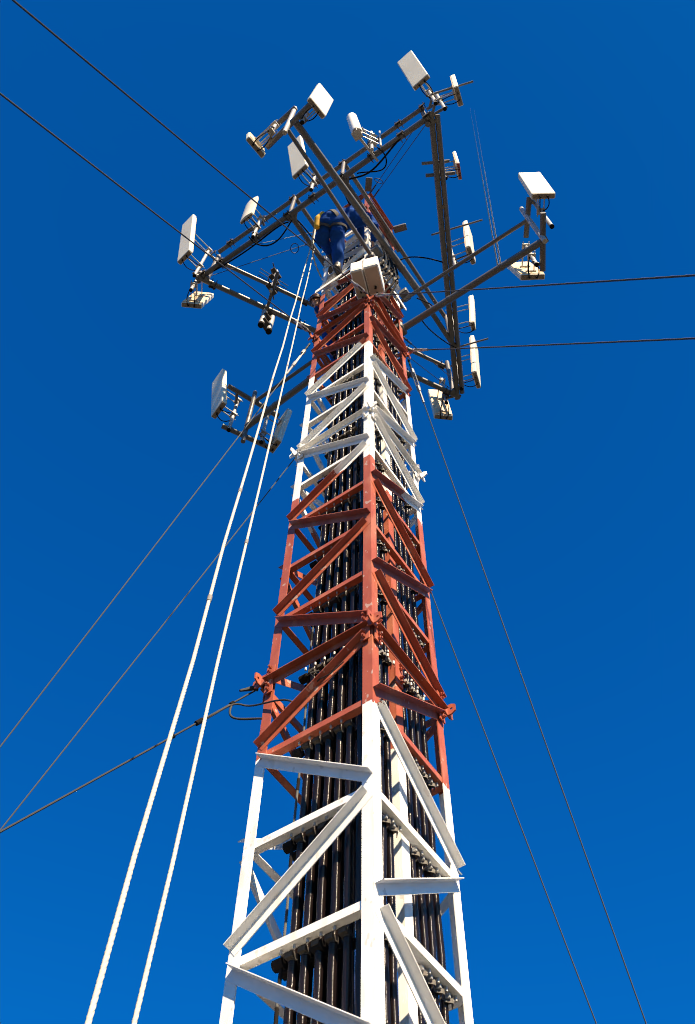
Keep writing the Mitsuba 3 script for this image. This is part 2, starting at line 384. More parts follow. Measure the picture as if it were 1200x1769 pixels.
arm('thick steel arm reaching out to the right of the mast', (1.075, -2.72, Z(11.6)), (1.03, .55, Z(11.6)), .058,
    (1.035, -2.60, 19.35), (1.01, .4, 19.35), .036,
    [((.69, -2.86, 17.90), (1.50, -2.40, 17.90)), ((.72, -2.83, 19.35), (1.28, -2.45, 19.35))],
    [((1.02, -2.66, 17.62), (.955, -2.63, 19.92))], [(1.03, .05, Z(11.6)), (1.02, .06, 19.35)])
arm('thick steel arm reaching out behind the white ropes, left of the mast', (1.09, 3.38, 18.237), (.92, .75, 18.237), .060,
    (1.055, 3.30, 19.265), (.98, .7, 19.265), .036,
    [((.80, 3.70, 18.15), (1.60, 3.26, 18.15)), ((.52, 3.52, 19.265), (1.54, 3.09, 19.265))],
    [((1.17, 3.47, 17.86), (.97, 3.25, 19.50))], [(1.0, .97, 18.237), (1.0, .97, 19.265)], 'steel')

# ------------------------------------------------------------------ panel antennas
def radome(w, d, h, dome=0.):
    pol = sbox(-w / 2, 0, w / 2, d).buffer(-.022).buffer(.022, 6)
    e = trimesh.creation.extrude_polygon(pol, h - .03); v = np.array(e.vertices)
    e2 = trimesh.creation.extrude_polygon(pol.buffer(-.012), h); v2 = np.array(e2.vertices)
    pts = np.vstack([v + [0, 0, .015], v2])
    if dome:
        x = np.linspace(-w / 2, w / 2, 9)
        bulge = np.concatenate([[(a, d + dome * (1 - (2 * a / w) ** 2), zz) for a in x] for zz in (.02, h - .02)])
        pts = np.vstack([pts, bulge])
    return trimesh.convex.convex_hull(pts)
def panel(label, x, y, z, az, w, h, d, t, gap=.30, pipe=(-.30, .95), mat='cream', cap='cap', dome=0., link=None, name='panel_antenna', plugs=2, cable=None):
    k = thing(name, label, 'antenna', 'panel antennas on the mast head')
    n = V(math.cos(az), math.sin(az), 0); wv = V(-math.sin(az), math.cos(az), 0); up = V(0, 0, 1)
    n2 = n * math.cos(t) - up * math.sin(t); u2 = up * math.cos(t) + n * math.sin(t)
    c = V(x, y, z); A = np.array([wv, n2, u2])
    r = radome(w, d, h, dome); MB().add(np.asarray(r.vertices) @ A + c, r.faces).put(k + '__radome', mat, 25)
    m = MB(); m.bx(c - n2 * .004 + u2 * h * .5, (w * .94, .012, h * .95), A); m.put(k + '__back_plate', 'back', False)
    m = MB(); m.bx(c + n2 * d / 2 - u2 * .006, (w * .9, d * .82, .02), A); m.put(k + '__end_cap', cap, False)
    base = c - n * gap
    pz0, pz1 = z + pipe[0], z + pipe[1]
    MB().rod(on(pz0, base), on(pz1, base), .034, 14).put(k + '__mounting_pipe', 'zinc')
    m = MB(); m.rod(on(pz0 - .005, base), on(pz0 + .03, base), .037, 14); m.put(k + '__pipe_cap', 'black_rubber')
    for f in (.12, min(.80, (pipe[1] - .12) / h)):
        q = c + u2 * (h * f); pp = on(q[2], base)
        m = MB()
        m.bx(q - n2 * .02, (w * .42, .035, .07), A)
        m.rod(q - n2 * .03 + wv * .05, pp + wv * .05, .011, 8); m.rod(q - n2 * .03 - wv * .05, pp - wv * .05, .011, 8)
        m.bx(pp, (.13, .10, .055), (wv, n, up)); m.rod(pp - n * .09 + wv * .05, pp + n * .06 + wv * .05, .009, 6); m.rod(pp - n * .09 - wv * .05, pp + n * .06 - wv * .05, .009, 6)
        m.put(k + '__bracket', 'zinc', 30)
    m = MB()
    for s in range(plugs):
        o = wv * ((s - (plugs - 1) / 2) * .12)
        m.rod(c + n2 * d * .5 + o, c + n2 * d * .5 + o - u2 * .075, .016, 8)
    kk = m.put(k + '__connector', 'black_rubber'); labels[kk] = {'kind': 'stuff'}
    if link is not None:
        L = [link] if np.ndim(link) == 1 else link
        for q in L:
            q = V(*q); b = on(q[2], base); u = unit(q - b) if np.linalg.norm(q - b) > .02 else n
            MB().rod(b - u * .06, q, .027, 12).put(k + '__standoff', 'steel')
    # jumper cables looping from the connectors back to the pipe
    for s in range(plugs):
        o = wv * ((s - (plugs - 1) / 2) * .12)
        p0 = c + n2 * d * .5 + o - u2 * .07; p1 = on(z + .12 + .22 * s, base) - n * .05
        MB().tube(jumper(p0, p1, .16, wv * (.05 if s else -.04)), .0095, 8).put(k + '__jumper_cable', 'black_rubber', 40)
    if cable is not None:
        MB().tube(jumper(on(z + .05, base), V(*cable), .35, (0, 0, 0)), .011, 8).put(k + '__jumper_cable', 'black_rubber', 40)
    return k
D = math.radians
panel('large grey-faced panel antenna topping the upper right corner of the frame', -1.504, -2.268, 22.35, 3.048, .376, 1.90, .095, .209, link=[(-1.06, -2.14, 22.45), (-1.06, -2.14, 21.5)], pipe=(-1.0, 1.3))
panel('slim panel antenna seen edge-on at the frame tip, crossed by a long rod', -.936, -2.674, 22.52, -1.307, .379, 2.10, .098, .047, link=[(-1.04, -2.10, 22.75), (-1.04, -2.10, 21.6)], pipe=(-1.05, 1.5))
panel('cream panel antenna with its sunlit face turned right, on the upper left arm', -2.49, -.593, 19.437, -1.677, .396, 1.71, .085, .065, pipe=(-.22, 1.1), gap=.26, link=(-2.56, -.30, 19.52))
panel('panel antenna seen from below at the outer left end of the upper left arm', -2.60, .46, 19.05, D(84), .396, 1.7, .09, .14, pipe=(.2, 1.2), gap=.28, link=(-2.46, .38, 19.52))
panel('grey-faced panel antenna behind the thin tube of the upper left arm', -1.514, .543, 22.007, 3.021, .377, 2.10, .09, .165, pipe=(-.45, 1.4), link=(-1.10, .56, 22.9))
panel('short curved pale panel antenna midway along the left frame side', -1.432, 1.919, 21.836, 3.069, .329, 1.5, .045, .035, pipe=(-.62, 1.15), dome=.03, gap=.26, link=[(-1.02, 1.93, 21.42), (-1.02, 1.93, 22.9)])
panel('large grey-faced panel antenna at the leftmost corner of the frame', -1.497, 3.408, 21.836, 2.982, .374, 2.25, .10, .153, pipe=(-.45, 1.75), link=[(-1.09, 3.36, 21.45), (-1.05, 3.30, 23.2)])
panel('panel antenna hanging below the leftmost frame corner, its sunlit back in view', -.84, 3.66, 21.10, D(40), .41, 1.9, .10, .17, pipe=(-.15, 1.2), gap=.30, link=(-1.02, 3.36, 21.47))
panel('cream panel antenna at the far right, topmost on the right arm', .681, -2.99, 18.58, -2.581, .394, 1.67, .095, .03, pipe=(-.95, 1.2), gap=.24, link=(.74, -2.82, 19.35))
panel('panel antenna low at the right arm tip, its shadow-crossed back in view', 1.52, -2.24, 18.12, D(32), .41, 1.75, .10, .14, pipe=(-.35, 1.0), gap=.24, link=(1.42, -2.44, 17.9))
panel('panel antenna edge-on beside the upper crossing of right frame side and thin arm tube', 1.647, -1.319, 21.836, -1.345, .393, 2.15, .095, .063, pipe=(-.40, 1.5), link=[(1.62, -.80, 21.6), (1.62, -.80, 23.05)])
panel('small slim panel antenna with a red base high on the right frame side', .262, -1.978, 22.52, -1.182, .34, 1.45, .063, .026, pipe=(-.42, 1.1), cap='red_cap', gap=.27, link=[(.12, -1.52, 22.2), (.12, -1.52, 22.95)])
panel('white narrow panel antenna, upper one of the pair low on the right frame side', 2.952, -.592, 21.921, -1.236, .20, 1.85, .094, .082, pipe=(-.4, 1.5), gap=.34, link=(2.86, -.10, 21.75))
panel('tall panel antenna at the lower right frame corner, just under the narrow white one', 3.916, -.069, 21.664, -1.292, .407, 2.25, .095, .073, pipe=(-.25, 1.6), link=[(3.88, .36, 21.6), (3.88, .36, 23.1)])
panel('panel antenna under the lower right frame corner showing its patchy sunlit back', 4.10, .83, 21.35, D(40), .40, 2.0, .10, .10, pipe=(-.1, 1.3), gap=.32, link=(3.92, .44, 21.5))
panel('grey-faced panel antenna left of the ropes on the lower left arm', .683, 3.699, 18.58, 2.804, .392, 1.40, .10, .146, pipe=(-.52, 1.0), gap=.24, link=[(.84, 3.67, 18.17), (.70, 3.45, 19.27)])
panel('dark narrow panel antenna seen edge-on between ropes and mast', 1.60, 3.17, 18.15, D(-20), .30, 1.62, .11, .07, pipe=(-.2, 1.2), gap=.22, link=(1.54, 3.29, 18.15))
# rods that stick out past the frame
for a, b, lab in (((-1.22, -2.20, 23.035), (-.924, -3.109, 23.035), 'thin grey rod crossing behind the slim panel at the frame tip'),
                  ((1.10, -.85, 22.864), (1.433, -1.892, 22.864), 'thin pale rod crossing the edge-on panel above the right arm'),
                  ((3.36, .0, 22.52), (3.583, -.713, 22.52), 'thin grey rod poking out behind the tall panel, lower right')):
    k = thing('support_rod', lab, 'rod'); m = MB(); m.rod(a, b, .02, 10); m.put(k, 'steel')
# square brackets crossing the right frame side at the small panel
k = thing('bracket_bar', 'upper of two short bars crossing the right frame side by the red-based panel', 'bar'); MB().rod((-.287, -1.47, 22.435), (-.02, -1.95, 22.435), .032, 8).put(k, 'steel')
k = thing('bracket_bar', 'lower of two short bars crossing the right frame side by the red-based panel', 'bar'); MB().rod((-.194, -1.453, 21.60), (.08, -1.94, 21.60), .036, 8).put(k, 'steel')

# white drum antenna on the side of the frame nearest the viewer
k = thing('drum_antenna', 'small white rounded drum antenna on the upper frame side', 'antenna')
cx, cy = -1.56, -.80; b0 = V(cx, cy, Z(16.05)); u = unit(V(-.16, .02, 1))
h = 1.15
ang = np.linspace(0, 2 * math.pi, 28, endpoint=False)
ring = lambda s, r: b0 + u * s + r * (np.cos(ang)[:, None] * V(1, 0, .16) + np.sin(ang)[:, None] * V(0, 1, 0))
hull = trimesh.convex.convex_hull(np.vstack([ring(0, .095), ring(.02, .104), ring(h - .05, .104), ring(h - .01, .085), ring(h, .06)]))
MB().mesh(hull).put(k + '__radome', 'box_white', 30)
m = MB(); m.add(np.vstack([ring(-.02, .09), ring(.0, .09), [b0 - u * .02]]), [[i, (i + 1) % 28, (i + 1) % 28 + 28] for i in range(28)] + [[i, (i + 1) % 28 + 28, i + 28] for i in range(28)] + [[56, (i + 1) % 28, i] for i in range(28)]); m.put(k + '__base_plate', 'cap')
m = MB()
for a in range(4):
    q = b0 + .075 * V(math.cos(a * 1.57 + .4), math.sin(a * 1.57 + .4), 0); m.rod(q, q - V(0, 0, .30), .012, 8)
m.bx(b0 - V(0, 0, .31), (.17, .17, .015)); m.put(k + '__leg_frame', 'zinc')
m = MB(); m.rod((-1.55, -.80, Z(15.72)), (-.95, -.86, Z(15.72)), .026, 10); m.rod((-1.52, -.86, Z(16.9)), (-1.05, -.90, Z(16.9)), .022, 10); m.rod((-1.22, -.90, Z(15.4)), (-1.22, -.90, Z(18.1)), .034, 12)
m.rod((-1.16, -1.06, Z(15.6)), (-1.16, -1.06, Z(17.9)), .02, 10)
for z_ in (Z(16.1), Z(16.7), Z(17.3)): m.rod((-1.45, -.84, z_), (-1.18, -1.02, z_ - .1), .012, 8); m.bx((-1.22, -.92, z_), (.10, .14, .03))
kk = m.put(k + '__bracket', 'zinc'); labels[kk] = {'kind': 'stuff'}

# bare mount with two stub pipes on the far frame side
k = thing('pipe_mount', 'cluster of two stub pipes and clamps on the lower left frame side', 'pipe mount')
MB().rod((-.30, 1.98, 21.58), (.34, 2.80, 21.40), .034, 8).put(k + '__crossbar', 'steel')
for dx, dy, z0, z1 in ((-.04, .02, 20.55, 21.75), (.14, -.04, 20.50, 21.5)):
    MB().rod((.22 + dx, 2.62 + dy, z0), (.22 + dx, 2.62 + dy, z1), .055, 14).put(k + '__stub_pipe', 'zinc')
    m = MB(); m.rod((.22 + dx, 2.62 + dy, z0 - .03), (.22 + dx, 2.62 + dy, z0 + .05), .062, 14); m.put(k + '__pipe_cap', 'black_rubber')
MB().rod((-.10, 2.28, 21.35), (-.10, 2.28, 22.9), .034, 12).put(k + '__stub_pipe', 'zinc')
m = MB()
for z in (20.75, 21.1, 21.45): m.bx((.26, 2.62, z), (.24, .16, .03))
for z in (21.5, 22.2, 22.7):
    m.bx((-.10, 2.28, z), (.26, .10, .05)); m.rod((-.32, 2.2, z), (.10, 2.36, z), .012, 6)
kk = m.put(k + '__clamp', 'dark_clamp', 30); labels[kk] = {'kind': 'stuff'}
m = MB()
for z in (21.9, 22.15, 22.4): m.rod((-.42, 2.42, z), (.2, 2.16, z), .008, 6)
m.put(k + '__thin_element', 'wire')

# two white equipment boxes on the front leg
BX = unit(V(.33, -.93, 0)); BY = unit(V(.93, .33, 0))
for j, (off, dz, lab) in enumerate(((.0, 0., 'left one of two white equipment boxes on the front leg below the arms'), (.225, .035, 'right, wider one of two white equipment boxes on the front leg below the arms'))):
    k = thing('equipment_box', lab, 'equipment box', None)
    w = .19 if j == 0 else .235
    c = V(-.515, .0, Z(10.42)) + BX * (off + w / 2 - .02 + (0 if j == 0 else -.02)) + BY * .29 + V(0, 0, .26 + dz)
    A = (BX, BY, V(0, 0, 1))
    m = MB(); m.bx(c, (w, .46, .50), A, .012); m.put(k + '__housing', 'box_white', False)
    m = MB(); m.bx(c + V(0, 0, -.255), (w * .86, .40, .012), A); m.put(k + '__base_plate', 'box_base', False)
    m = MB(); m.bx(c + BY * -.232 + V(0, 0, .0), (w * .8, .008, .40), A); m.put(k + '__door', 'box_white', False)
    m = MB()
    for s in (-.25, .1): m.rod(c + BY * (.18 + s * .3) + V(0, 0, -.25), c + BY * (.18 + s * .3) + V(0, 0, -.33), .02, 8)
    kk = m.put(k + '__gland', 'black_rubber'); labels[kk] = {'kind': 'stuff'}
    MB().bx(c + BY * .24, (.10, .06, .3), A).put(k + '__bracket', 'steel', False)

# ------------------------------------------------------------------ guy wires and stays
ANCH = {'mx': V(-11.06, -.72, 0), 'my': V(-1.30, -7.36, 0), 'px': V(13.18, 1.69, 0), 'py': V(-.10, 9.08, 0)}
for k_, a in ANCH.items():
    k = thing('guy_anchor', {'mx': 'concrete guy anchor block left of the viewer', 'my': 'concrete guy anchor block right of the viewer', 'px': 'concrete guy anchor block beyond the mast', 'py': 'concrete guy anchor block far left of the mast'}[k_], 'anchor')
    MB().bx(a + V(0, 0, .05), (.7, .7, .4), None, .03).put(k, 'concrete', False)
def guy(label, p0, p1, drop, r=.0085, mat='wire', buckle=True, body='zinc'):
    k = thing('guy_wire', label, 'guy wire', 'guy wires that hold the mast')
    p0, p1 = V(*p0), V(*p1); P = sag(p0, p1, drop, 40); u = unit(P[1] - P[0])
    if buckle:
        a = p0 + u * .24; b = p0 + u * .62
        MB().tube([p0, p0 + u * .04, p0 + u * .08, p0 + u * .12, p0 + u * .16, p0 + u * .2, a], [.012, .02, .012, .02, .012, .02, .012], 8).put(k + '__shackle', 'wire')
        s, q = perp(u); m = MB()
        m.rod(a + s * .022, b + s * .022, .009, 8); m.rod(a - s * .022, b - s * .022, .009, 8); m.rod(a - u * .03, a + u * .05, .03, 10); m.rod(b - u * .08, b + u * .02, .026, 10); m.rod(a, b, .008, 8)
        m.put(k + '__turnbuckle', body)
        m = MB(); m.rod(b, b + u * .24, .018, 10); m.put(k + '__wire_grip', body)
    MB().tube(P, r, 8, True).put(k + '__strand', mat)
    return k
zG = 16.60
guy('dark guy wire running to the top left edge of the photo from the front leg', (-.09, -.02, 16.66), ANCH['mx'], .10, .0085)
guy('dark guy wire leaving the photo at the left edge, second from the top', (-.09, 1.02, 16.55), ANCH['mx'], .10, .0085)
guy('upper of two dark guy wires leaving the photo at the right edge', (-.02, -.09, 16.62), ANCH['my'], .06)
guy('lower of two dark guy wires leaving the photo at the right edge', (1.02, -.09, 16.60), ANCH['my'], .06)
guy('pale guy wire running down right from the right leg, the outer of two', (1.09, .0, 16.52), ANCH['px'], .10, .008, 'pale_wire')
guy('thin guy wire emerging behind the right leg, the inner of two at lower right', (1.09, 1.0, 16.53), ANCH['px'], .10, .008, 'pale_wire')
guy('pale guy wire leaving the photo at the left, upper one of the lower left pair', (.0, 1.09, 16.39), ANCH['py'], .10, .008, 'pale_wire')
guy('guy wire leaving the photo at the left, lower one of the lower left pair', (1.0, 1.09, 16.48), ANCH['py'], .10, .008, 'pale_wire')
# slack hand line tied to the left leg at the lower splice
k = thing('hand_line', 'slack dark line with a clamp tied to the left leg at the lower splice', 'line')
p0, p1 = V(-.02, 1.10, 7.90), V(-4.66, 4.6, 0); P = sag(p0, p1, .05, 40)
MB().tube(P, .0075, 8).put(k + '__strand', 'wire')
u = unit(P[1] - P[0])
m = MB(); m.rod(P[0] + u * .60, P[0] + u * .67, .020, 10); m.rod(P[0] + u * .90, P[0] + u * .94, .016, 8); m.rod(P[0] + u * .25, P[0] + u * .29, .016, 8); m.put(k + '__clamp', 'black_rubber')
m = MB(); m.tube([V(.0, 1.08, 7.92), V(-.04, 1.11, 7.92), V(-.08, 1.14, 7.88), V(-.12, 1.16, 7.84)], [.012, .02, .014, .010], 8); m.put(k + '__shackle', 'wire')
t = np.linspace(0, 1, 24)[:, None]
Q = (1 - t) ** 3 * (P[0] + u * .26) + 3 * (1 - t) ** 2 * t * (P[0] + u * .30 + V(-.02, .02, -.22)) + 3 * (1 - t) * t ** 2 * V(-.10, 1.12, 7.50) + t ** 3 * V(-.03, .97, 7.47)
MB().tube(Q, .009, 8).put(k + '__tail', 'wire')
c2 = np.array([tuple(P[0] + u * .64), tuple(P[0] + u * .42 + V(0, 0, -.01)), tuple(P[0] + u * .22 + V(0, 0, -.035)), (-.03, 1.12, 7.72), (-.03, .9, 7.62), (-.02, .70, 7.49)])
from scipy.interpolate import CubicSpline
MB().tube(CubicSpline(np.linspace(0, 1, 6), c2)(np.linspace(0, 1, 40)), .0075, 8).put(k + '__second_line', 'wire')
# tie wire round the diagonal above the lower splice
k = thing('tie_wire', 'loose tie wire twisted round the red diagonal below the splice', 'wire')
m = MB(); m.tube([V(-.02, .47, 7.70), V(-.085, .50, 7.62), V(-.03, .47, 7.56), V(.02, .33, 7.70), V(.03, .16, 7.86)], .006, 6); m.tube([V(-.03, .47, 7.57), V(-.02, .36, 7.58), V(-.02, .24, 7.64)], .005, 6); m.put(k, 'wire')
def stay(label, a, b, ringed=False):
    k = thing('stay_wire', label, 'stay wire', 'stay wires bracing the antenna frame')
    a, b = V(*a), V(*b); MB().rod(a, b, .007, 6).put(k + '__strand', 'wire')
    u = unit(a - b); s, q = perp(u)
    m = MB(); m.tube([b + u * x for x in np.linspace(0, .6, 13)], [.010, .020] * 6 + [.010], 8); m.put(k + '__turnbuckle', 'wire')
    if ringed:
        c = b + u * .85; ang = np.linspace(0, 2 * math.pi, 17)
        MB().tube([c + .10 * (math.cos(x) * s + math.sin(x) * u) for x in ang], .008, 6).put(k + '__wire_coil', 'wire')
tl, tr = V(.0, -.03, 24.95), V(.12, -.02, 24.95)
stay('stay wire with a coil, left of two from the frame tip to the mast top', (-1.08, -1.85, 21.5), (.0, -.05, 24.9), True)
stay('stay wire with a turnbuckle, right of two from the frame tip to the mast top', (-1.02, -2.06, 21.5), (.13, -.03, 24.9))
stay('stay wire with a coil, from the leftmost frame corner past the worker', (-1.0, 3.12, 21.5), (-.02, 1.02, 23.2), True)
stay('thin stay wire, upper one from the left frame side to the mast', (-1.09, 2.25, 21.5), (-.02, 1.0, 24.0))
stay('stay wire from the lower right frame corner to the right leg, upper one', (3.6, .25, 21.45), (1.05, .02, 17.5))
stay('stay wire from the lower right frame corner to the right leg, lower one', (3.7, .42, 21.45), (1.05, .08, 16.9))

# ------------------------------------------------------------------ hoist ropes
def hoist(label, top, low, belly, r, tapes):
    k = thing('hoist_rope', label, 'rope', None)
    top, low = V(*top), V(*low); u = unit(low - top)
    end = top + u * ((top[2] - .05) / -u[2])
    n = 1100; t = np.linspace(0, 1, n)[:, None]; C = top * (1 - t) + end * t
    C += np.asarray(belly) * (4 * t * (1 - t)); C[:, 2] -= (.25 * 4 * t * (1 - t))[:, 0]
    wob = np.random.default_rng(len(tapes)); kn = np.linspace(0, 1, 16)
    for ax in range(2): C[:, ax] += np.interp(t[:, 0], kn, wob.normal(0, .004, 16))
    s, q = perp(unit(end - top)); L = np.linalg.norm(end - top); ph = t[:, 0] * L / .085 * 2 * math.pi
    for j in range(3):
        a = ph + j * 2 * math.pi / 3
        MB().tube(C + r * .24 * (np.cos(a)[:, None] * s + np.sin(a)[:, None] * q), r * .74, 8).put(k + '__strand', 'rope', 60)
    m = MB()
    for f in tapes:
        i = int(f * n); m.tube(C[i:i + 4], r * 1.25, 10)
    kk = m.put(k + '__tape_band', 'tape', 40); labels[kk] = {'kind': 'stuff'}
    return k
PUL = V(-.26, 1.16, 21.75)
hoist('left one of two long white hoisting ropes hanging from the mast head', PUL + V(-.03, .03, -.05), (-1.860, -.203, 3.48), (.0, .0, 0), .0112, (.035, .06, .10, .15, .24, .33, .47, .62, .70))
hoist('right one of two long white hoisting ropes hanging from the mast head', PUL + V(.0, -.06, -.12), (-1.7665, -.299, 3.499), (.0, .0, 0), .0092, (.03, .055, .09, .16, .22, .31, .44, .66))
k = thing('pulley_block', 'small rope pulley hanging beside the bending worker', 'pulley')
m = MB(); m.rod(PUL + V(-.02, -.03, .02), PUL + V(.02, .03, .02), .06, 16); m.put(k + '__sheave', 'zinc')
m = MB(); m.tube([PUL, PUL + V(-.04, -.02, .5), V(-.42, 1.03, 23.0)], .016, 8); m.put(k + '__sling', 'rope')

# ------------------------------------------------------------------ people
def blob(bones, edge=.035, it=8):
    """bones: list of (p0, r0, p1, r1); one continuous smoothed surface"""
    def ball(p, r): return m3.Manifold.sphere(r, 20).translate(tuple(float(x) for x in p))
    parts = [m3.Manifold.batch_hull([ball(a, ra), ball(b, rb)]) for a, ra, b, rb in bones]
    u = m3.Manifold.batch_boolean(parts, m3.OpType.Add).refine_to_length(edge)
    q = u.to_mesh(); t = trimesh.Trimesh(q.vert_properties[:, :3], q.tri_verts, process=True)
    trimesh.smoothing.filter_taubin(t, iterations=it)
    v = np.array(t.vertices)
    return v, np.array(t.faces)
def crumple(v, f, amp=.010, s=11.):
    t = trimesh.Trimesh(v, f, process=False); n = np.array(t.vertex_normals)
    w = np.sin(v[:, 0] * s * 1.3 + 2 * np.sin(v[:, 2] * s * .7)) * np.sin(v[:, 1] * s + np.sin(v[:, 2] * s * 1.9)) + .6 * np.sin(v[:, 2] * s * 2.6 + v[:, 0] * 7)
    return v + n * (w * amp)[:, None], f
def hand(p, d, side, k):
    """a curled hand at p, fingers along d"""
    d = unit(d); side = unit(side - d * (np.asarray(side) @ d)); dn = np.cross(d, side)
    b = [(p, .030, p + d * .07 + side * .022, .020), (p, .030, p + d * .07 - side * .022, .020)]
    for j in range(4):
        o = side * (.030 - .02 * j); L = (.028, .033, .031, .024)[j]
        a0 = p + d * .075 + o; a1 = a0 + d * L - dn * .012; a2 = a1 + d * L * .2 - dn * .03; a3 = a2 - d * .02 - dn * .014
        b += [(a0, .0105, a1, .0095), (a1, .0095, a2, .009), (a2, .009, a3, .008)]
    t0 = p + d * .02 + side * .032; t1 = t0 + d * .035 + side * .018; t2 = t1 + d * .025 - side * .006 - dn * .02
    b += [(t0, .012, t1, .011), (t1, .011, t2, .009)]
    v, f = blob(b, .008, 4); MB().add(v, f).put(k + '__hand', 'skin', 60)
def head(k, c, face, up, rh, helmet):
    face, up = unit(face), unit(np.asarray(up) - unit(face) * (np.asarray(up) @ unit(face))); s = np.cross(face, up)
    b = [(c + up * .03, .088, c - up * .02 + face * .015, .080), (c - up * .02 + face * .02, .07, c - up * .085 + face * .045, .045),
         (c + face * .088 - up * .005, .012, c + face * .112 - up * .035, .014), (c - s * .085 - up * .01, .016, c - s * .088 - up * .045, .012), (c + s * .085 - up * .01, .016, c + s * .088 - up * .045, .012),
         (c - up * .05 - face * .02, .058, c - up * .17 - face * .04, .060)]
    v, f = blob(b, .014, 3); MB().add(v, f).put(k + '__head', 'skin', 60)
    m = MB()
    for e in (-1, 1): m.mesh(trimesh.creation.icosphere(2, .013).apply_translation(c + face * .083 + s * e * .034 + up * .015))
    m.tube([c + face * .080 - up * .062 - s * .025, c + face * .093 - up * .066, c + face * .080 - up * .062 + s * .025], .006, 6)
    m.put(k + '__features', 'strap')
    sh = trimesh.creation.icosphere(3, 1.0); q = np.array(sh.vertices); q = q[:, :1] * s * .112 + q[:, 1:2] * face * .132 + np.maximum(q[:, 2:], -.12) * up * .125
    m = MB(); m.add(c + up * .045 + q, sh.faces)
    a = np.linspace(0, 2 * math.pi, 33)
    m.tube([c + up * .035 + s * math.cos(x) * .118 + face * (math.sin(x) * .142 + (.028 if math.sin(x) > .5 else 0)) for x in a], .009, 6)
    m.put(k + '__helmet', helmet, 50)
    m = MB(); m.tube([c + s * .10 + up * .02, c + s * .07 - up * .07 + face * .03, c - up * .115 + face * .05, c - s * .07 - up * .07 + face * .03, c - s * .10 + up * .02], .007, 6); m.put(k + '__chin_strap', 'strap')

# worker 1 hangs back in his harness on the left face, bent over, feet on the bracing
k = thing('person', 'worker in blue overalls with a yellow belt pad bending over near the mast top', 'person')
aR, aL = V(-.10, .60, 19.50), V(-.24, .68, 20.28)
kR, kL = V(-.34, .44, 19.85), V(-.58, .63, 20.0)
hR, hL = V(-.64, .24, 20.22), V(-.74, .44, 20.22)
pel = (hR + hL) / 2 + V(.0, 0, .05)
ws = V(-.60, .16, 20.42); ch = V(-.46, -.04, 20.62); sR, sL = V(-.30, -.20, 20.60), V(-.50, .02, 20.86)
eR, wR = V(-.16, -.26, 20.36), V(-.02, -.12, 20.22)
eL, wL = V(-.26, .02, 20.72), V(-.05, .10, 20.66)
bn = [(aR, .085, kR, .115), (kR, .115, hR, .16), (aL, .080, kL, .112), (kL, .112, hL, .16), (hR, .17, hL, .17), (pel, .205, ws, .190), (ws, .190, ch, .20), (ch, .17, sR, .105), (ch, .17, sL, .105),
      (sR, .095, eR, .07), (eR, .07, wR, .052), (sL, .095, eL, .07), (eL, .07, wL, .052), (ch, .12, ch + V(.1, -.08, .16), .075)]
v, f = crumple(*blob(bn, .028, 6), .016); MB().add(v, f).put(k + '__overalls', 'blue_cloth', 60)
for a, kn in ((aR, kR), (aL, kL)):
    toe = a + V(.20, .02, -.03)
    vb, fb = blob([(a + (kn - a) * .10, .085, a - V(0, 0, .07), .068), (a - V(.03, 0, .085), .064, toe - V(0, 0, .07), .054)], .025, 4)
    MB().add(vb, fb).put(k + '__boot', 'boot', 60)
hand(wR + V(.03, .03, -.02), V(1, .4, -.3), V(0, .2, 1), k); hand(wL + V(.04, .01, 0), V(1, .1, -.2), V(0, .3, 1), k)
head(k, ch + V(.17, -.10, .27), V(.8, .1, -.6), V(.5, -.3, .8), .1, 'helmet_red')
# harness: padded yellow belt round the hips, dark straps
ax = unit(ws - pel); s1, q1 = perp(ax)
def band(c, ax, r0, r1, w, mat, name, a0=0., a1=2 * math.pi, th=.012, n=40):
    s, q = perp(ax); a = np.linspace(a0, a1, n); full = abs(a1 - a0) > 6.2
    vv = []
    for x in a:
        d = math.cos(x) * s * r0 + math.sin(x) * q * r1; e = unit(d)
        vv += [c + d - ax * w / 2, c + d + e * th - ax * w / 2, c + d + e * th + ax * w / 2, c + d + ax * w / 2]
    ff = []
    for i in range(n - 1):
        for j in range(4):
            p, q2 = i * 4 + j, i * 4 + (j + 1) % 4; ff += [[p, q2, q2 + 4], [p, q2 + 4, p + 4]]
    MB().add(vv, ff).put(name, mat, 40)
vy, fy = blob([(V(-.90, .40, 20.33), .05, V(-.89, .50, 20.20), .07), (V(-.89, .50, 20.20), .07, V(-.82, .57, 20.04), .055), (V(-.80, .44, 20.38), .07, V(-.78, .54, 20.16), .09)], .03, 6)
MB().add(vy, fy).put(k + '__belt_pad', 'yellow_cloth', 60)
band(pel + (ws - pel) * .15, ax, .215, .215, .07, 'strap', k + '__harness_belt')
band(hR + (kR - hR) * .25, unit(kR - hR), .158, .158, .045, 'strap', k + '__leg_strap'); band(hL + (kL - hL) * .3, unit(kL - hL), .156, .156, .045, 'strap', k + '__leg_strap')
kl = thing('lanyard', 'pale twisted lanyard looping from the worker belt to the left leg', 'lanyard')
MB().tube(jumper(hL + V(-.1, .16, .0), (-.03, 1.02, 19.95), .22, (-.1, .05, 0), n=30), [.013 + .005 * math.sin(i * 2.1) for i in range(30)], 8).put(kl, 'rope')

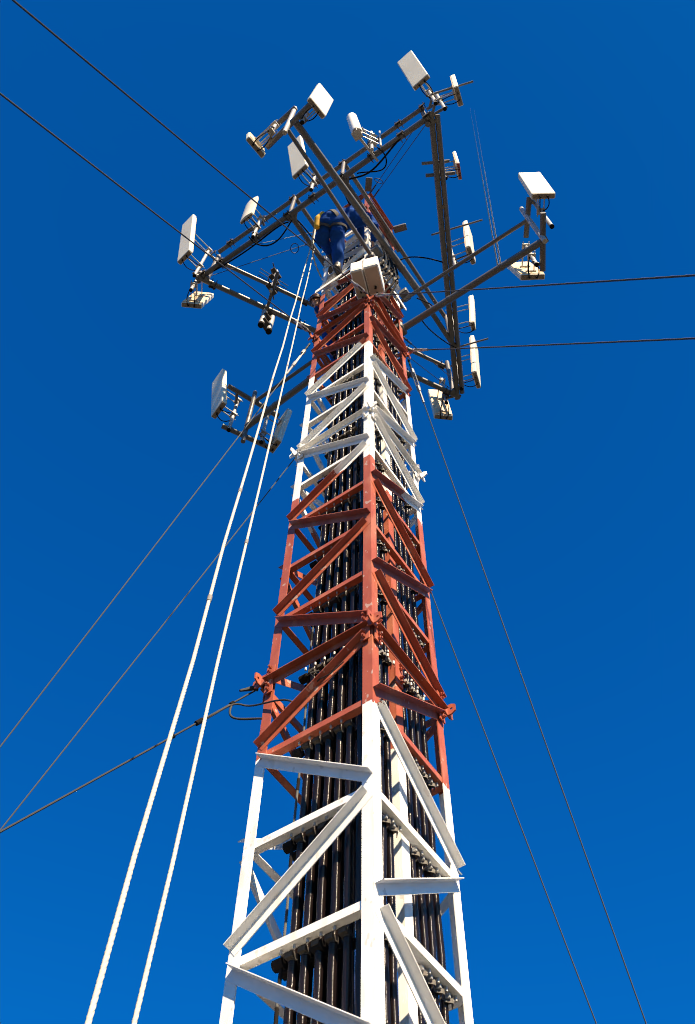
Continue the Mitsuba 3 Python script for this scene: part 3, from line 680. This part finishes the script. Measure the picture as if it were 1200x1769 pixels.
# worker 2 stands behind the left leg, only the head looks out
k = thing('person', 'worker in a dark helmet peering out from behind the left mast leg', 'person')
c = V(.055, 1.13, 18.80)
hp = V(.42, 1.28, 17.98); chs = V(.30, 1.22, 18.42); body2 = V(.20, -.12, -.06)
bn = [(V(.34, 1.10, 17.16), .06, V(.34, 1.28, 17.58), .085), (V(.34, 1.28, 17.58), .085, hp + V(-.09, 0, 0), .12), (V(.60, 1.10, 17.16), .06, V(.56, 1.28, 17.58), .085), (V(.56, 1.28, 17.58), .085, hp + V(.09, 0, 0), .12),
      (hp, .15, chs, .17), (chs, .14, chs + V(-.17, -.02, .12), .085), (chs, .14, chs + V(.18, .02, .12), .085), (chs, .10, chs + V(-.10, -.03, .24), .07),
      (chs + V(-.17, -.02, .12), .075, V(.04, 1.20, 18.22), .055), (V(.04, 1.20, 18.22), .055, V(.16, 1.06, 18.06), .045), (chs + V(.18, .02, .12), .075, V(.60, 1.22, 18.25), .055), (V(.60, 1.22, 18.25), .055, V(.62, 1.06, 18.45), .045)]
bn = [(a + body2, ra, b + body2, rb) for a, ra, b, rb in bn] + [(chs + body2 + V(-.05, 0, .2), .075, c + V(.07, .02, -.14), .06)]
v, f = crumple(*blob(bn, .035, 6)); MB().add(v, f).put(k + '__overalls', 'blue_cloth', 60)
head(k, c, V(-.75, -.35, -.55), V(-.35, -.15, .9), .1, 'helmet_brown')
hand(V(.16, 1.06, 18.06) + body2, V(.3, -.8, .2), V(0, 0, 1), k); hand(V(.62, 1.06, 18.45) + body2, V(0, -1, .3), V(1, 0, 0), k)
for x in (.34, .60):
    b_ = V(x, 1.11, 17.16) + body2; vb, fb = blob([(b_ + V(0, 0, .06), .066, b_ - V(0, 0, .06), .06), (b_ + V(0, .02, -.08), .055, b_ + V(0, -.14, -.09), .046)], .025, 4); MB().add(vb, fb).put(k + '__boot', 'boot', 60)

# loose black cables along the frame and down to the mast
def loose(label, pts, r=.018):
    k = thing('jumper_cable', label, 'cable', 'black jumper cables on the antenna frame')
    P = np.array(pts, float); t = np.linspace(0, 1, len(P)); tt = np.linspace(0, 1, 40)
    from scipy.interpolate import CubicSpline
    MB().tube(CubicSpline(t, P)(tt), r, 8).put(k, 'black_rubber', 50)
loose('black cable sagging under the upper frame side by the drum antenna', [(-1.02, -1.75, 21.52), (-1.0, -1.2, 21.42), (-.88, -.6, 21.40), (-.98, -.2, 21.5), (-.8, .0, 21.5), (-.2, .02, 21.45)])
loose('black cable looping below the drum antenna bracket', [(-1.15, -.98, 21.5), (-.92, -1.02, 21.3), (-.80, -.88, 21.28), (-.86, -.66, 21.4), (-.98, -.4, 21.5)], .013)
loose('black cable sagging below the frame side under the curved panel', [(-1.2, 2.0, 21.4), (-.95, 1.85, 21.2), (-.85, 1.55, 21.25), (-.95, 1.2, 21.42), (-.9, 1.05, 21.5), (-.2, .98, 21.5)], .014)
loose('black cable running along the left frame side below its lower rail', [(-1.05, 3.0, 21.46), (-1.02, 2.5, 21.40), (-1.01, 2.0, 21.42), (-1.03, 1.5, 21.42), (-.98, 1.2, 21.42)], .015)
loose('black cable sagging from right frame side to mast', [(1.35, -.86, 21.4), (1.0, -.6, 21.2), (.75, -.35, 20.9), (.7, -.15, 20.6)], .014)
loose('black cable hooked round the right arm root', [(1.0, -.35, 18.9), (1.15, -.5, 18.4), (1.4, -.2, 19.0), (2.6, -.1, 20.9), (2.9, -.2, 21.4)], .012)
# feeder cables and connectors bundled under the thick arms beside the mast
k = thing('cable_bundle', 'bundle of black cables and connectors beside the right face under the arms', 'cables')
m = MB(); mz = MB()
rr = np.random.default_rng(11)
for j in range(6):
    x0 = .12 + .09 * j; P = np.array([(x0, .03, 17.9), (x0 + rr.uniform(-.05, .05), -.06, 18.6), (x0 + .1, -.16, 19.3 + rr.uniform(-.2, .2)), (x0 + rr.uniform(0, .2), -.17, 20.2), (x0 * .7, -.13, 21.2)])
    from scipy.interpolate import CubicSpline
    m.tube(CubicSpline(np.linspace(0, 1, 5), P)(np.linspace(0, 1, 26)), .02, 8)
    q = P[2]; mz.rod(q + V(0, 0, -.07), q + V(0, 0, .07), .03, 8)
kk = m.put(k + '__cable', 'black_rubber', 50); labels[kk] = {'kind': 'stuff'}; kk = mz.put(k + '__connector', 'dark_clamp', 50); labels[kk] = {'kind': 'stuff'}

# ------------------------------------------------------------------ two condensation trails very high up
for j, (a, b) in enumerate((((1300., -172., 9000.), (2590., 316., 9000.)), ((1330., -192., 9000.), (2592., 286., 9000.)))):
    k = thing('contrail', ('left' if j == 0 else 'right') + ' one of two faint parallel white trails in the sky above the right arm', 'contrail')
    t = np.linspace(0, 1, 60); w = np.random.default_rng(j).uniform(.75, 1.2, 60)
    P = V(*a) + t[:, None] * (V(*b) - V(*a)); MB().tube(P, (.4 + 7.0 * t ** 1.2) * w, 8).put(k, 'ice', 60)
